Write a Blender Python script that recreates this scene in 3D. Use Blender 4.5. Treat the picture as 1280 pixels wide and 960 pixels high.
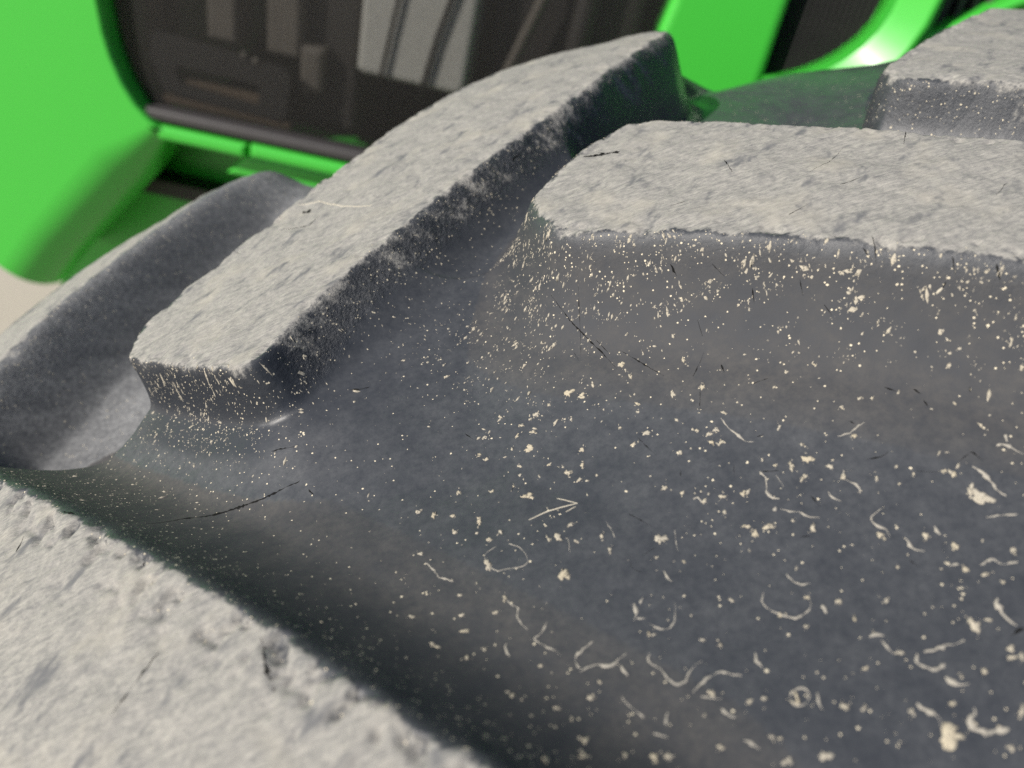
import bpy, bmesh, math, random
import numpy as np
from mathutils import Vector, Matrix

# ------------------------------------------------------------------ clear
for o in list(bpy.data.objects):
    bpy.data.objects.remove(o, do_unlink=True)
scene = bpy.context.scene
COL = scene.collection

# ------------------------------------------------------------------ camera
CAM_POS = Vector((-0.35769, -0.12642, 1.40326))
CR = Vector((0.94821727, -0.26217584, 0.17929817))
CU = Vector((0.00694725, 0.58148543, 0.81352716))
CF = Vector((0.31754643, 0.77015487, -0.55319592))
cam = bpy.data.cameras.new("camera")
cam_o = bpy.data.objects.new("camera", cam)
COL.objects.link(cam_o)
m = Matrix.Identity(4)
for i in range(3):
    m[i][0] = CR[i]; m[i][1] = CU[i]; m[i][2] = -CF[i]; m[i][3] = CAM_POS[i]
cam_o.matrix_world = m
cam.sensor_fit = 'HORIZONTAL'
cam.sensor_width = 34.63
cam.lens = 26.0
cam.clip_start = 0.005
cam.clip_end = 3000.0
cam.dof.use_dof = True
cam.dof.focus_distance = 0.172
cam.dof.aperture_fstop = 26.0 / 2.1          # 2.1 mm pupil, about what a phone has
scene.camera = cam_o

# ------------------------------------------------------------------ sky, sun, exposure
SUN = Vector((-0.80, -0.23, 0.54)).normalized()   # towards the sun
world = bpy.data.worlds.new("World")
scene.world = world
world.use_nodes = True
wn = world.node_tree
wn.nodes.clear()
sky = wn.nodes.new('ShaderNodeTexSky')
sky.sky_type = 'NISHITA'
sky.sun_disc = False
sky.sun_elevation = math.asin(SUN.z)
sky.sun_rotation = math.atan2(SUN.x, SUN.y)
sky.air_density = 1.0
sky.dust_density = 0.7
bg = wn.nodes.new('ShaderNodeBackground')
bg.inputs['Strength'].default_value = 0.076
wo = wn.nodes.new('ShaderNodeOutputWorld')
wn.links.new(sky.outputs[0], bg.inputs[0])
wn.links.new(bg.outputs[0], wo.inputs[0])
sun = bpy.data.lights.new("sun", 'SUN')
sun.energy = 5.0
sun.angle = math.radians(0.53)
sun.color = (1.0, 0.935, 0.85)
sun_o = bpy.data.objects.new("sun", sun)
COL.objects.link(sun_o)
sun_o.rotation_euler = (-SUN).to_track_quat('-Z', 'Y').to_euler()
vs = scene.view_settings
vs.view_transform = 'Standard'
vs.look = 'None'
vs.gamma = 1.0
vs.exposure = 0.12
vs.use_curve_mapping = False
scene.cycles.use_denoising = False
scene.cycles.max_bounces = 5
scene.cycles.diffuse_bounces = 3
scene.cycles.glossy_bounces = 2
scene.cycles.use_adaptive_sampling = True
scene.cycles.adaptive_threshold = 0.012
scene.cycles.transparent_max_bounces = 12

rnd = random.Random(11)
rng = np.random.default_rng(5)

# ------------------------------------------------------------------ node helpers
class NT:
    def __init__(self, name):
        self.mat = bpy.data.materials.new(name)
        self.mat.use_nodes = True
        self.t = self.mat.node_tree
        self.t.nodes.clear()
        self.out = self.t.nodes.new('ShaderNodeOutputMaterial')
    def n(self, kind, **kw):
        nd = self.t.nodes.new('ShaderNode' + kind)
        for k, v in kw.items():
            setattr(nd, k, v)
        return nd
    def l(self, a, b):
        self.t.links.new(a, b)
    def put(self, sock, v):
        if isinstance(v, bpy.types.NodeSocket):
            self.l(v, sock)
        elif v is not None:
            if isinstance(v, (tuple, list)) and len(v) == 3 and sock.type == 'RGBA':
                v = (*v, 1.0)
            sock.default_value = v
    def math(self, op, a, b=None, c=None, clamp=False):
        nd = self.n('Math', operation=op, use_clamp=clamp)
        self.put(nd.inputs[0], a)
        if b is not None: self.put(nd.inputs[1], b)
        if c is not None: self.put(nd.inputs[2], c)
        return nd.outputs[0]
    def noise(self, vec, scale, detail=2.0, rough=0.5, dist=0.0):
        nd = self.n('TexNoise')
        self.l(vec, nd.inputs['Vector'])
        nd.inputs['Scale'].default_value = scale
        nd.inputs['Detail'].default_value = detail
        nd.inputs['Roughness'].default_value = rough
        nd.inputs['Distortion'].default_value = dist
        return nd.outputs['Fac']
    def step(self, x, a, b):
        nd = self.n('MapRange', interpolation_type='SMOOTHSTEP')
        self.put(nd.inputs['Value'], x)
        nd.inputs['From Min'].default_value = a
        nd.inputs['From Max'].default_value = b
        return nd.outputs['Result']
    def mix(self, f, a, b):
        nd = self.n('Mix', data_type='RGBA')
        self.put(nd.inputs[0], f)
        self.put(nd.inputs[6], a)
        self.put(nd.inputs[7], b)
        return nd.outputs[2]
    def mixf(self, f, a, b):
        nd = self.n('Mix', data_type='FLOAT')
        self.put(nd.inputs[0], f)
        self.put(nd.inputs[2], a)
        self.put(nd.inputs[3], b)
        return nd.outputs[0]
    def bump(self, h, strength, dist, prev=None):
        nd = self.n('Bump')
        self.l(h, nd.inputs['Height'])
        nd.inputs['Strength'].default_value = strength
        nd.inputs['Distance'].default_value = dist
        if prev is not None: self.l(prev, nd.inputs['Normal'])
        return nd.outputs[0]
    def bsdf(self, color, rough, normal=None, metallic=0.0, spec=0.5, coat=0.0):
        nd = self.n('BsdfPrincipled')
        self.put(nd.inputs['Base Color'], color)
        self.put(nd.inputs['Roughness'], rough)
        nd.inputs['Metallic'].default_value = metallic
        self.put(nd.inputs['Specular IOR Level'], spec)
        nd.inputs['Coat Weight'].default_value = coat
        nd.inputs['Coat Roughness'].default_value = 0.12
        if normal is not None: self.l(normal, nd.inputs['Normal'])
        return nd
    def coord(self):
        return self.n('TexCoord').outputs['Object']
    def attr(self, name):
        return self.n('Attribute', attribute_name=name)

def mat_rubber():
    t = NT('tyre_rubber')
    co = t.coord()
    dust_a = t.attr('dust').outputs['Fac']
    speck_a = t.attr('speck').outputs['Fac']
    crumb_a = t.attr('crumb').outputs['Fac']
    film_sheen_a = t.attr('film').outputs['Fac']
    plan = t.attr('plan').outputs['Vector']
    n_fine = t.noise(co, 650, 5, 0.72)
    # scuff fibres on the lug tops: stretched along the plan direction
    mp = t.n('Mapping')
    t.l(plan, mp.inputs['Vector'])
    mp.inputs['Rotation'].default_value = (0, 0, math.radians(34))
    mp.inputs['Scale'].default_value = (190, 1300, 700)
    fib = t.noise(mp.outputs[0], 1.0, 5, 0.8, 1.6)
    fine0 = t.math('SUBTRACT', n_fine, 0.5)
    fib0 = t.math('SUBTRACT', fib, 0.5)
    rgh_a = t.attr('rgh').outputs['Fac']
    # coverage with dust
    a = t.math('MULTIPLY_ADD', fine0, 1.15, dust_a)
    a = t.math('MULTIPLY_ADD', fib0, t.math('MULTIPLY', dust_a, 0.5), a)
    cover = t.step(a, 0.30, 0.70)
    # specks of dried mud: ragged cells, kept where the density attribute allows
    v = t.n('TexVoronoi', feature='F1')
    t.l(co, v.inputs['Vector'])
    v.inputs['Scale'].default_value = 1900
    sx = t.n('SeparateColor'); t.l(v.outputs['Color'], sx.inputs[0])
    k = t.math('LESS_THAN', sx.outputs[0], speck_a)
    size = t.math('MULTIPLY', t.math('MULTIPLY', sx.outputs[1], sx.outputs[1]), t.math('MULTIPLY_ADD', fine0, 1.6, 0.42))
    sp = t.math('MULTIPLY', k, t.math('LESS_THAN', v.outputs['Distance'], size))
    haze = t.math('MULTIPLY', film_sheen_a, t.math('MULTIPLY_ADD', fine0, 2.8, 1.0), clamp=True)
    c_film_sheen = t.mix(t.attr('tan').outputs['Fac'], (0.30, 0.305, 0.31), (0.37, 0.325, 0.26))  # warm tint on near lug walls paints in light off the pale ground
    c_rub = t.mix(haze, (0.031, 0.0350, 0.0435), c_film_sheen)
    ft = t.math('MULTIPLY_ADD', fib0, 0.95, t.math('MULTIPLY_ADD', fine0, 0.5, 0.5))
    c_dust = t.mix(t.step(ft, 0.24, 0.72), (0.165, 0.165, 0.166), (0.385, 0.370, 0.338))
    c_dust = t.mix(t.math('MULTIPLY', t.attr('tan').outputs['Fac'], 0.45), c_dust, (0.40, 0.375, 0.322))
    c_dust = t.mix(t.step(t.attr('scuff').outputs['Fac'], 0.0, 1.0), c_dust, (0.135, 0.138, 0.146))
    c_dust = t.mix(t.math('MULTIPLY', t.step(ft, 0.66, 0.86), 0.6), c_dust, (0.56, 0.54, 0.50))
    c = t.mix(cover, c_rub, c_dust)
    c = t.mix(sp, c, (0.66, 0.59, 0.45))
    rough = t.mixf(cover, t.math('MULTIPLY_ADD', film_sheen_a, 0.8, t.math('MULTIPLY_ADD', fine0, 0.18, rgh_a)), 0.92)
    rough = t.mixf(sp, rough, 0.9)
    # relief, one height for all of it (metres)
    h1 = t.math('MULTIPLY', fine0, t.math('MULTIPLY_ADD', crumb_a, 0.0008, 0.00005))
    h2 = t.math('MULTIPLY', fib0, t.math('MULTIPLY', cover, 0.00009))
    h3 = t.math('MULTIPLY', sp, 0.00018)
    hs = t.math('ADD', t.math('ADD', h1, h2), h3)
    b = t.bump(hs, 1.0, 1.0)
    p = t.bsdf(c, rough, b, spec=t.mixf(cover, 0.42, 0.15))
    t.l(p.outputs[0], t.out.inputs[0])
    return t.mat

def mat_mud():
    t = NT('dried_mud')
    co = t.coord()
    n = t.noise(co, 900, 3, 0.6)
    rn = t.n('ObjectInfo').outputs['Random']
    c = t.mix(n, (0.31, 0.27, 0.19), (0.62, 0.55, 0.42))
    c = t.mix(t.math('MULTIPLY', rn, 0.45), c, (0.36, 0.35, 0.33))
    c = t.mix(t.step(t.noise(co, 2100, 3, 0.7), 0.47, 0.36), c, (0.07, 0.068, 0.066))
    p = t.bsdf(c, 0.9, t.bump(n, 0.5, 0.0003), spec=0.25)
    t.l(p.outputs[0], t.out.inputs[0])
    return t.mat

def mat_plain(name, col, rough, col2=None, scale=30, spec=0.5, metallic=0.0, coat=0.0, bump=0.0):
    t = NT(name)
    co = t.coord()
    n = t.noise(co, scale, 4, 0.6)
    c = t.mix(n, col, col2 or tuple(v * 0.8 for v in col))
    nm = t.bump(n, bump, 0.002) if bump else None
    p = t.bsdf(c, t.mixf(n, rough * 0.9, min(1, rough * 1.15)), nm, metallic, spec, coat)
    t.l(p.outputs[0], t.out.inputs[0])
    return t.mat

def mat_screen():
    # woven screen far finer than a pixel: its open share lets light and view through
    t = NT('perforated_screen')
    co = t.coord()
    n = t.noise(co, 260, 1, 0.5)
    tr = t.n('BsdfTransparent')
    p = t.bsdf((0.014, 0.013, 0.012), 0.55)
    mx = t.n('MixShader')
    t.l(t.math('MULTIPLY_ADD', n, 0.14, 0.60), mx.inputs[0]); t.l(p.outputs[0], mx.inputs[1]); t.l(tr.outputs[0], mx.inputs[2])
    t.l(mx.outputs[0], t.out.inputs[0])
    return t.mat

def mat_ground():
    t = NT('dusty_concrete')
    co = t.coord()
    n = t.noise(co, 1.3, 5, 0.6); n2 = t.noise(co, 60, 4, 0.7)
    c = t.mix(n, (0.54, 0.49, 0.39), (0.66, 0.60, 0.49))
    c = t.mix(t.math('MULTIPLY', n2, 0.4), c, (0.34, 0.31, 0.27))
    p = t.bsdf(c, 0.95, t.bump(n2, 0.4, 0.004), spec=0.2)
    t.l(p.outputs[0], t.out.inputs[0])
    return t.mat

RUBBER = mat_rubber()
MUD = mat_mud()
CURL = mat_plain('dried_silt', (0.22, 0.21, 0.19), 0.85, (0.48, 0.44, 0.37), scale=900, spec=0.3)
CRACK = mat_plain('crack_black', (0.006, 0.006, 0.006), 0.8, scale=800, spec=0.2)
FIBRE = mat_plain('straw_fibre', (0.56, 0.52, 0.43), 0.8, (0.40, 0.36, 0.28), scale=500)
GREEN = mat_plain('green_paint', (0.056, 0.50, 0.048), 0.36, (0.052, 0.475, 0.045), scale=3, coat=0.12)
BLACK = mat_plain('black_plastic', (0.018, 0.018, 0.019), 0.5, (0.026, 0.025, 0.024), scale=50)
DARKM = mat_plain('engine_black', (0.030, 0.028, 0.026), 0.6, (0.055, 0.05, 0.045), scale=25)
GREYM = mat_plain('dusty_metal', (0.22, 0.20, 0.17), 0.6, (0.12, 0.105, 0.09), scale=35)
PALE = mat_plain('pale_plastic', (0.74, 0.74, 0.69), 0.5, (0.62, 0.62, 0.57), scale=12)
BROWN = mat_plain('rusty_brown', (0.16, 0.115, 0.075), 0.8, (0.09, 0.065, 0.045), scale=60)
TRIM = mat_plain('rubber_trim', (0.060, 0.055, 0.058), 0.5, (0.04, 0.038, 0.04), scale=40)
SCREEN = mat_screen()
GROUND = mat_ground()

# ------------------------------------------------------------------ object helpers
def link(name, me, mat=None, parent=None, smooth=False):
    o = bpy.data.objects.new(name, me)
    COL.objects.link(o)
    if mat is not None and len(me.materials) == 0:
        me.materials.append(mat)
    if parent is not None:
        o.parent = parent
        o.matrix_parent_inverse = parent.matrix_world.inverted()
    if smooth:
        me.polygons.foreach_set('use_smooth', np.ones(len(me.polygons), dtype=bool))
    return o

def empty(name, loc, label, cat):
    o = bpy.data.objects.new(name, None)
    COL.objects.link(o)
    o.matrix_world = Matrix.Translation(loc)
    o.empty_display_size = 0.1
    o['label'] = label
    o['category'] = cat
    return o

# ------------------------------------------------------------------ the ground
me = bpy.data.meshes.new('ground')
S = 400.0
me.from_pydata([(-S, -S, 0), (S, -S, 0), (S, S, 0), (-S, S, 0)], [], [(0, 1, 2, 3)])
g = link('ground', me, GROUND)
g['kind'] = 'structure'
g['label'] = 'pale dusty yard surface under the tractor'

# ------------------------------------------------------------------ numpy noise
def _hash(ix, iy, seed):
    h = (ix.astype(np.int64) * 374761393 + iy.astype(np.int64) * 668265263 + seed * 974634777) & 0xFFFFFFFF
    h = ((h ^ (h >> 13)) * 1274126177) & 0xFFFFFFFF
    return ((h ^ (h >> 16)) & 0xFFFF) / 65535.0 * 2 * math.pi

def perlin(x, y, seed=0):
    ix = np.floor(x); iy = np.floor(y)
    fx = x - ix; fy = y - iy
    u = fx * fx * fx * (fx * (fx * 6 - 15) + 10)
    v = fy * fy * fy * (fy * (fy * 6 - 15) + 10)
    def g(ox, oy):
        a = _hash(ix + ox, iy + oy, seed)
        return np.cos(a) * (fx - ox) + np.sin(a) * (fy - oy)
    a = g(0, 0); b = g(1, 0); c = g(0, 1); d = g(1, 1)
    return (a + u * (b - a)) * (1 - v) + (c + u * (d - c)) * v     # about -0.7 .. 0.7

def fbm(x, y, size, octs=3, seed=0, gain=0.5):
    s = 0; amp = 1.0; f = 1.0 / size
    for k in range(octs):
        s = s + amp * perlin(x * f + 17.3 * k, y * f - 9.1 * k, seed + k)
        amp *= gain; f *= 2.0
    return s

def sstep(x, a, b):
    t = np.clip((x - a) / (b - a), 0, 1)
    return t * t * (3 - 2 * t)

def smin(a, b, k):
    h = np.clip(0.5 + 0.5 * (b - a) / k, 0, 1)
    return b * (1 - h) + a * h - k * h * (1 - h)

def smax(a, b, k):
    return -smin(-a, -b, k)

# ------------------------------------------------------------------ the tyre's shape
# x: arc length round the tread, y: across it, h: height over the worn lug tops (floor is at -DEPTH)
R = 0.687889
RC = 0.86478
PHI = math.radians(33.5)
AXLE = 0.715
DEPTH = 0.0255
Y0 = 0.048
PITCH = 0.22
CIRC = 2 * math.pi * R

def chaikin(p, n=2):
    p = np.array(p, float)
    for _ in range(n):
        q = np.roll(p, -1, axis=0)
        a = p * 0.75 + q * 0.25
        b = p * 0.25 + q * 0.75
        p = np.stack([a, b], 1).reshape(-1, 2)
    return p

# outline of a lug that runs to the far shoulder, and of one that runs to the near shoulder
LUG_FAR = chaikin([(-.0122, .0560), (-.0140, .0640), (-.0080, .0775), (.012, .0905), (.032, .1055), (.0560, .1275), (.092, .160),
                   (.124, .188), (.152, .209), (.172, .214), (.190, .200), (.1960, .1730), (.1706, .1468), (.1321, .1075), (.1056, .0880),
                   (.0714, .0615), (.0429, .0395), (.0300, .0270), (.0243, .0222), (.0160, .0285), (.0060, .0380)], 2)
LUG_FAR_LONG = chaikin([(-.0120, .0560), (-.0110, .0635), (-.0010, .0725), (.0337, .0960), (.0810, .1290), (.118, .158), (.158, .193), (.190, .220),
                   (.214, .232), (.232, .226), (.2380, .2120), (.2190, .1970), (.1930, .1725), (.1696, .1482), (.1315, .1090), (.1050, .0893),
                   (.0708, .0625), (.0424, .0402), (.0300, .0270), (.0243, .0222), (.0160, .0285), (.0060, .0380)], 2)
LUG_NEAR = chaikin([(.1005, .0480), (.0985, .0390), (.0990, .0275), (.1035, .0205), (.1151, .0128), (.1281, .0021), (.1458, -.0124), (.168, -.0332),
                    (.202, -.0660), (.235, -.104), (.252, -.122), (.272, -.118), (.288, -.098), (.2735, -.0800), (.2549, -.0575), (.2426, -.0417),
                    (.2014, .0046), (.1911, .0160), (.169, .0399), (.1480, .0640), (.1410, .0715), (.1340, .0725), (.1169, .0620)], 2)

CRUMB = None

def poly_sd(px, py, poly):
    d = np.full(px.shape, 1e9)
    inside = np.zeros(px.shape, bool)
    n = len(poly)
    for i in range(n):
        ax, ay = poly[i]; bx, by = poly[(i + 1) % n]
        ex, ey = bx - ax, by - ay
        wx, wy = px - ax, py - ay
        t = np.clip((wx * ex + wy * ey) / (ex * ex + ey * ey), 0, 1)
        d = np.minimum(d, (wx - t * ex) ** 2 + (wy - t * ey) ** 2)
        c = ((ay <= py) & (by > py)) | ((by <= py) & (ay > py))
        with np.errstate(divide='ignore', invalid='ignore'):
            xi = ax + (py - ay) * (ex / ey if ey != 0 else 0)
        inside ^= c & (px < xi)
    d = np.sqrt(d)
    return np.where(inside, -d, d)

SHIFTS = [k * PITCH for k in range(-2, 3)]
rest = (CIRC - 5 * PITCH) / 15
SHIFTS += [2 * PITCH + PITCH / 2 + rest * (k + 0.5) for k in range(15)]
LUGS = [(s, kind) for i, s in enumerate(SHIFTS) for kind in ('far_long' if i % 2 else 'far', 'near')]
CRUMB = np.array([1.0 if (k == 'far' and s == 0) else .35 if k != 'near' else .2 for s, k in LUGS])

def tread(x, y, detail=True):
    """height, lug id, signed distance to the nearest lug outline, crumb, at every (x, y)"""
    shape = x.shape
    x = x.ravel(); y = y.ravel()
    best = np.full(x.shape, 0.2)
    ids = np.full(x.shape, -1)
    h = np.zeros(x.shape)
    if detail:
        wob = 0.0011 * fbm(x, y, 0.014, 2, 3) + 0.0003 * fbm(x, y, 0.0032, 2, 9)
    else:
        wob = 0.0
    for i, (s, kind) in enumerate(LUGS):
        poly = {'far': LUG_FAR, 'far_long': LUG_FAR_LONG, 'near': LUG_NEAR}[kind]
        lx = (x - s + CIRC / 2) % CIRC - CIRC / 2
        mnx, mny = poly.min(0); mxx, mxy = poly.max(0)
        sel = np.where((lx > mnx - .07) & (lx < mxx + .07) & (y > mny - .07) & (y < mxy + .07))[0]
        if len(sel) == 0:
            continue
        sd0 = poly_sd(lx[sel], y[sel], poly)
        sd0 = sd0 + (.0012 if i == 2 else 0)
        sd = sd0 + (wob[sel] * (.55 if kind == 'near' else 1.0) * (1 - .85 * sstep(sd0, .0005, .004)) if detail else 0.0)
        nose = (1 - sstep(lx[sel] + y[sel], .046, .095)) if kind != 'near' else 0.0
        wall = DEPTH - sd * ({'near': 2.0, 'far': 2.5, 'far_long': 1.9}[kind] + 1.0 * nose)
        foot = (0.0105 if kind == 'near' else 0.012) - (sd - 0.004) * 0.34
        f = smax(np.zeros_like(sd), foot, 0.009)
        f = smax(f, wall, {'near': 0.020, 'far': 0.017, 'far_long': 0.018}[kind] - .011 * nose + (0 if kind == 'near' else .022) * sstep(y[sel], .13, .19))
        f = smin(f, np.full_like(sd, DEPTH), 0.0026)
        h[sel] = (h[sel] ** 5 + np.maximum(f, 0) ** 5) ** 0.2
        nb = sd0 < best[sel]
        ids[sel[nb]] = i
        best[sel[nb]] = sd0[nb]
    h = np.minimum(h, DEPTH)
    # hollow at the inner end of each channel between two far lugs
    pk = np.zeros_like(h)
    for s in SHIFTS:
        lx = (x - s + CIRC / 2) % CIRC - CIRC / 2
        sel = np.where((lx > -.16) & (lx < .12) & (y > .03))[0]
        if len(sel) == 0:
            continue
        a = .8 * lx[sel] + .6 * y[sel]; n = -.6 * lx[sel] + .8 * y[sel]
        ca = np.clip(a, .029, .25)
        sd = np.hypot(a - ca, n - .108) - .053
        w = sstep(-sd, -.003, .006) * (1 - sstep(a, .07, .17))
        pk[sel] = np.maximum(pk[sel], w)
    low = 1 - sstep(h, .012, .023)
    h = h - 0.019 * pk * low
    # faint moulded step across the channel beside each far lug
    st = np.zeros_like(h)
    for s in SHIFTS:
        lx = (x - s + CIRC / 2) % CIRC - CIRC / 2
        sd = np.hypot(lx - .080, y - .099) - .050
        st = np.maximum(st, sstep(-sd, 0.0, .0016) * (1 - sstep(-sd, .01, .04)))
    h = h - 0.0012 * st * low
    top = sstep(h, DEPTH - .0042, DEPTH - .0012)
    sdw = best + (.0016 * fbm(x, y, .007, 3, 15) if detail else 0)
    top = 1 - sstep(sdw, -.0020, .0014)
    crumb = sstep(best, -.0012, .001) * (1 - sstep(best, .003, .0068)) * CRUMB[ids]
    lxa = x + y
    crumb = crumb * np.where((np.abs(x) < .30) & (ids >= 0) & (CRUMB[ids] > .9), .12 + .88 * sstep(lxa, .048, .066), 1.0)
    if detail:
        h = h + top * (0.0008 * fbm(x, y, 0.018, 2, 21) + 0.00032 * fbm(x, y, 0.0052, 4, 31, .55))
        foreground = ids == 3
        chip = np.where(foreground, sstep(best, -.016, -.001), sstep(best, -.0065, -.001)) * top * sstep(fbm(x, y, .0052, 3, 45), .02, .42)
        h = h - np.where(foreground, .0016, .0008) * chip
        top = top * (1 - np.where(foreground, .55, .35) * chip)
        rid = np.abs(fbm(x, y, 0.0030, 2, 41))
        h = h + crumb * 0.0008 * (rid - 0.25)
        h = h + (1 - top) * (0.0009 * fbm(x, y, 0.05, 2, 51) + 0.00016 * fbm(x, y, 0.006, 2, 61))
    return (h - DEPTH).reshape(shape), ids.reshape(shape), best.reshape(shape), crumb.reshape(shape), pk.reshape(shape), top.reshape(shape)

def to_world(x, y, h):
    e = np.maximum(0, np.maximum(y - Y0 - .140, Y0 - y - .128))
    rr = R - y * y / (2 * RC) + .0042 * sstep(y, .06, .17) - e * e * 8.0 + h
    th = x / R - PHI
    return np.stack([rr * np.sin(th), y, rr * np.cos(th) + AXLE], -1)

def axis_pts(knots):
    """knots: (position, spacing) pairs, spacing changes linearly between them"""
    out = [knots[0][0]]
    for (a, sa), (b, sb) in zip(knots[:-1], knots[1:]):
        n = max(1, int(round((b - a) / ((sa + sb) / 2))))
        r = sb / sa
        t = np.linspace(0, 1, n + 1)[1:]
        if abs(r - 1) > .01:
            t = (r ** t - 1) / (r - 1)
        out += list(a + (b - a) * t)
    return np.array(out)

tractor = empty('tractor', (0, 0, 0), 'bright green tractor with a dark screened engine side, seen across its dusty tyre', 'tractor')
tyre = bpy.data.objects.new('tyre', None)
COL.objects.link(tyre)
tyre.parent = tractor
tyre['label'] = 'black rubber tyre with worn, dust-covered grey lugs'

YMIN, YMAX = Y0 - .185, Y0 + .185

def build_tread(xs, ys, detail, lug_ids_out):
    X, Y = np.meshgrid(xs, ys, indexing='ij')
    h, ids, sd, crumb, pk, top = tread(X, Y, detail)
    Pw = to_world(X, Y, h)
    dx = np.gradient(Pw, axis=0); dy = np.gradient(Pw, axis=1)
    N = np.cross(dx, dy)
    N /= np.linalg.norm(N, axis=-1, keepdims=True)
    nx, ny = X.shape
    inner = sstep(h, -DEPTH - .001, -.004)
    # dust: thick on worn tops, broken over the edges, thin film below that also paints in sky sheen
    Q1 = X + .6 * h; Q2 = Y + .8 * h
    big = fbm(Q1, Q2, .03, 3, 71)
    mid = fbm(Q1, Q2, .007, 3, 81)
    low = 1 - top
    dust = top * (1.0 + .28 * mid + .15 * big) + low * crumb * (.30 + .55 * mid)
    dust = dust + low * sstep(big, .15, .55) * .06 + low * (CRUMB[ids] == .35) * sstep(h, -.016, -.004) * sstep(big + .7 * mid, .05, .6) * .30
    wallz = low * sstep(h, -.018, -.004)
    nearw = np.array([1.0 if k == 'near' else 0.0 for s_, k in LUGS])[ids] * sstep(sd, .0, .004) * (1 - sstep(sd, .02, .04))
    anose = np.exp(-((X + .022) ** 2 + (Y - .022) ** 2) / .036 ** 2)
    chan = sstep(Y, .05, .12) * (X > .03)
    dwall_lit = (ids == 2) * low * (1 - sstep(sd, .028, .05))  # one far lug's wall, paled beyond its dust to look lit
    anw = np.exp(-((X - .004) ** 2 + (Y - .034) ** 2) / .028 ** 2) * low * (CRUMB[ids] > .9) * (1 - sstep(sd, .010, .016))
    film = .078 - .045 * np.clip(nearw, 0, 1) * sstep(h, -.024, -.012) + .42 * dwall_lit * (.8 + .5 * np.clip(big + mid * .6, -.4, .8)) - .15 * anw + .06 * anose * low * (1 - anw) - .015 * chan + .022 * np.clip(big, -.6, .7) + .04 * np.clip(mid, -.5, .7) + .012 * wallz * (sd < .02) + pk * .02  # base level lightens the floor in place of reflected sky
    speck = low * (.07 + .16 * np.clip(fbm(Q1, Q2, .020, 3, 91), -.5, .8) + .30 * wallz)
    speck = speck + .25 * anw
    rgh = .38 + .32 * nearw + .05 * anose - .15 * chan * low
    att = dict(rgh=np.clip(rgh, .2, .7), dust=np.clip(dust, 0, 1.3), film=np.clip(film, 0.005, .6), speck=np.clip(speck, 0, .9), crumb=np.clip(crumb + .035 * top, 0, 1), tan=np.clip(low * (nearw > .5) * nearw + top * sstep(fbm(X + 3, Y, .016, 4, 191, .6), .0, .7), 0, 1), scuff=np.clip(top * (sstep(fbm(X * .8 + Y * .6, (Y * .8 - X * .6) * 2.4, .014, 5, 171, .72), .05, .95) * .85 + .15 * sstep(big, .1, .6)), 0, 1))  # tan: real patches on tops, painted ground bounce on near walls
    fid = np.where(sd < .0125, ids, -1)[:-1, :-1]
    vid = np.arange(nx * ny).reshape(nx, ny)
    quads = np.stack([vid[:-1, :-1], vid[1:, :-1], vid[1:, 1:], vid[:-1, 1:]], -1)
    for k in np.unique(fid):
        q = quads[fid == k]
        used, inv = np.unique(q.ravel(), return_inverse=True)
        q = inv.reshape(-1, 4)
        name = 'lug' if k >= 0 else 'tread_floor'
        me = bpy.data.meshes.new(name)
        me.vertices.add(len(used)); me.loops.add(q.size); me.polygons.add(len(q))
        me.vertices.foreach_set('co', Pw.reshape(-1, 3)[used].ravel())
        me.loops.foreach_set('vertex_index', q.ravel())
        me.polygons.foreach_set('loop_start', np.arange(len(q)) * 4)
        me.polygons.foreach_set('loop_total', np.full(len(q), 4))
        me.polygons.foreach_set('use_smooth', np.ones(len(q), bool))
        me.update(calc_edges=True)
        for an, av in att.items():
            a = me.attributes.new(an, 'FLOAT', 'POINT')
            a.data.foreach_set('value', av.ravel()[used].astype(np.float32))
        a = me.attributes.new('plan', 'FLOAT_VECTOR', 'POINT')
        a.data.foreach_set('vector', np.stack([X.ravel()[used], Y.ravel()[used], h.ravel()[used]], -1).astype(np.float32).ravel())
        me.normals_split_custom_set_from_vertices(N.reshape(-1, 3)[used])
        yield k, me

meshes = {}
fx = axis_pts([(-.24, .004), (-.12, .0013), (-.03, .00075), (.20, .00065), (.26, .0010), (.36, .002), (.50, .005)])
fy = axis_pts([(YMIN, .004), (-.115, .0009), (-.09, .0006), (.08, .0007), (.15, .0010), (.205, .0013), (YMAX, .004)])
parts = []
for k, me in build_tread(fx, fy, True, None):
    parts.append((k, me))
cx_ = np.linspace(.50, CIRC - .24, 560)
cy_ = np.linspace(YMIN, YMAX, 74)
for k, me in build_tread(cx_, cy_, False, None):
    parts.append((k, me))
lug_obj = {}
for k, me in parts:
    o = link('lug' if k >= 0 else 'tread_floor', me, RUBBER, tyre)

# sidewalls and the rim inside
def revolve(name, prof, mat, n=160, flip=False):
    v = []; f = []
    for i in range(n):
        a = 2 * math.pi * i / n
        for r, y in prof:
            v.append((r * math.sin(a), y, r * math.cos(a) + AXLE))
    m_ = len(prof)
    for i in range(n):
        j = (i + 1) % n
        for k in range(m_ - 1):
            q = (i * m_ + k, j * m_ + k, j * m_ + k + 1, i * m_ + k + 1)
            f.append(q[::-1] if flip else q)
    me = bpy.data.meshes.new(name)
    me.from_pydata(v, [], f)
    return link(name, me, mat, tyre, True)

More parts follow.
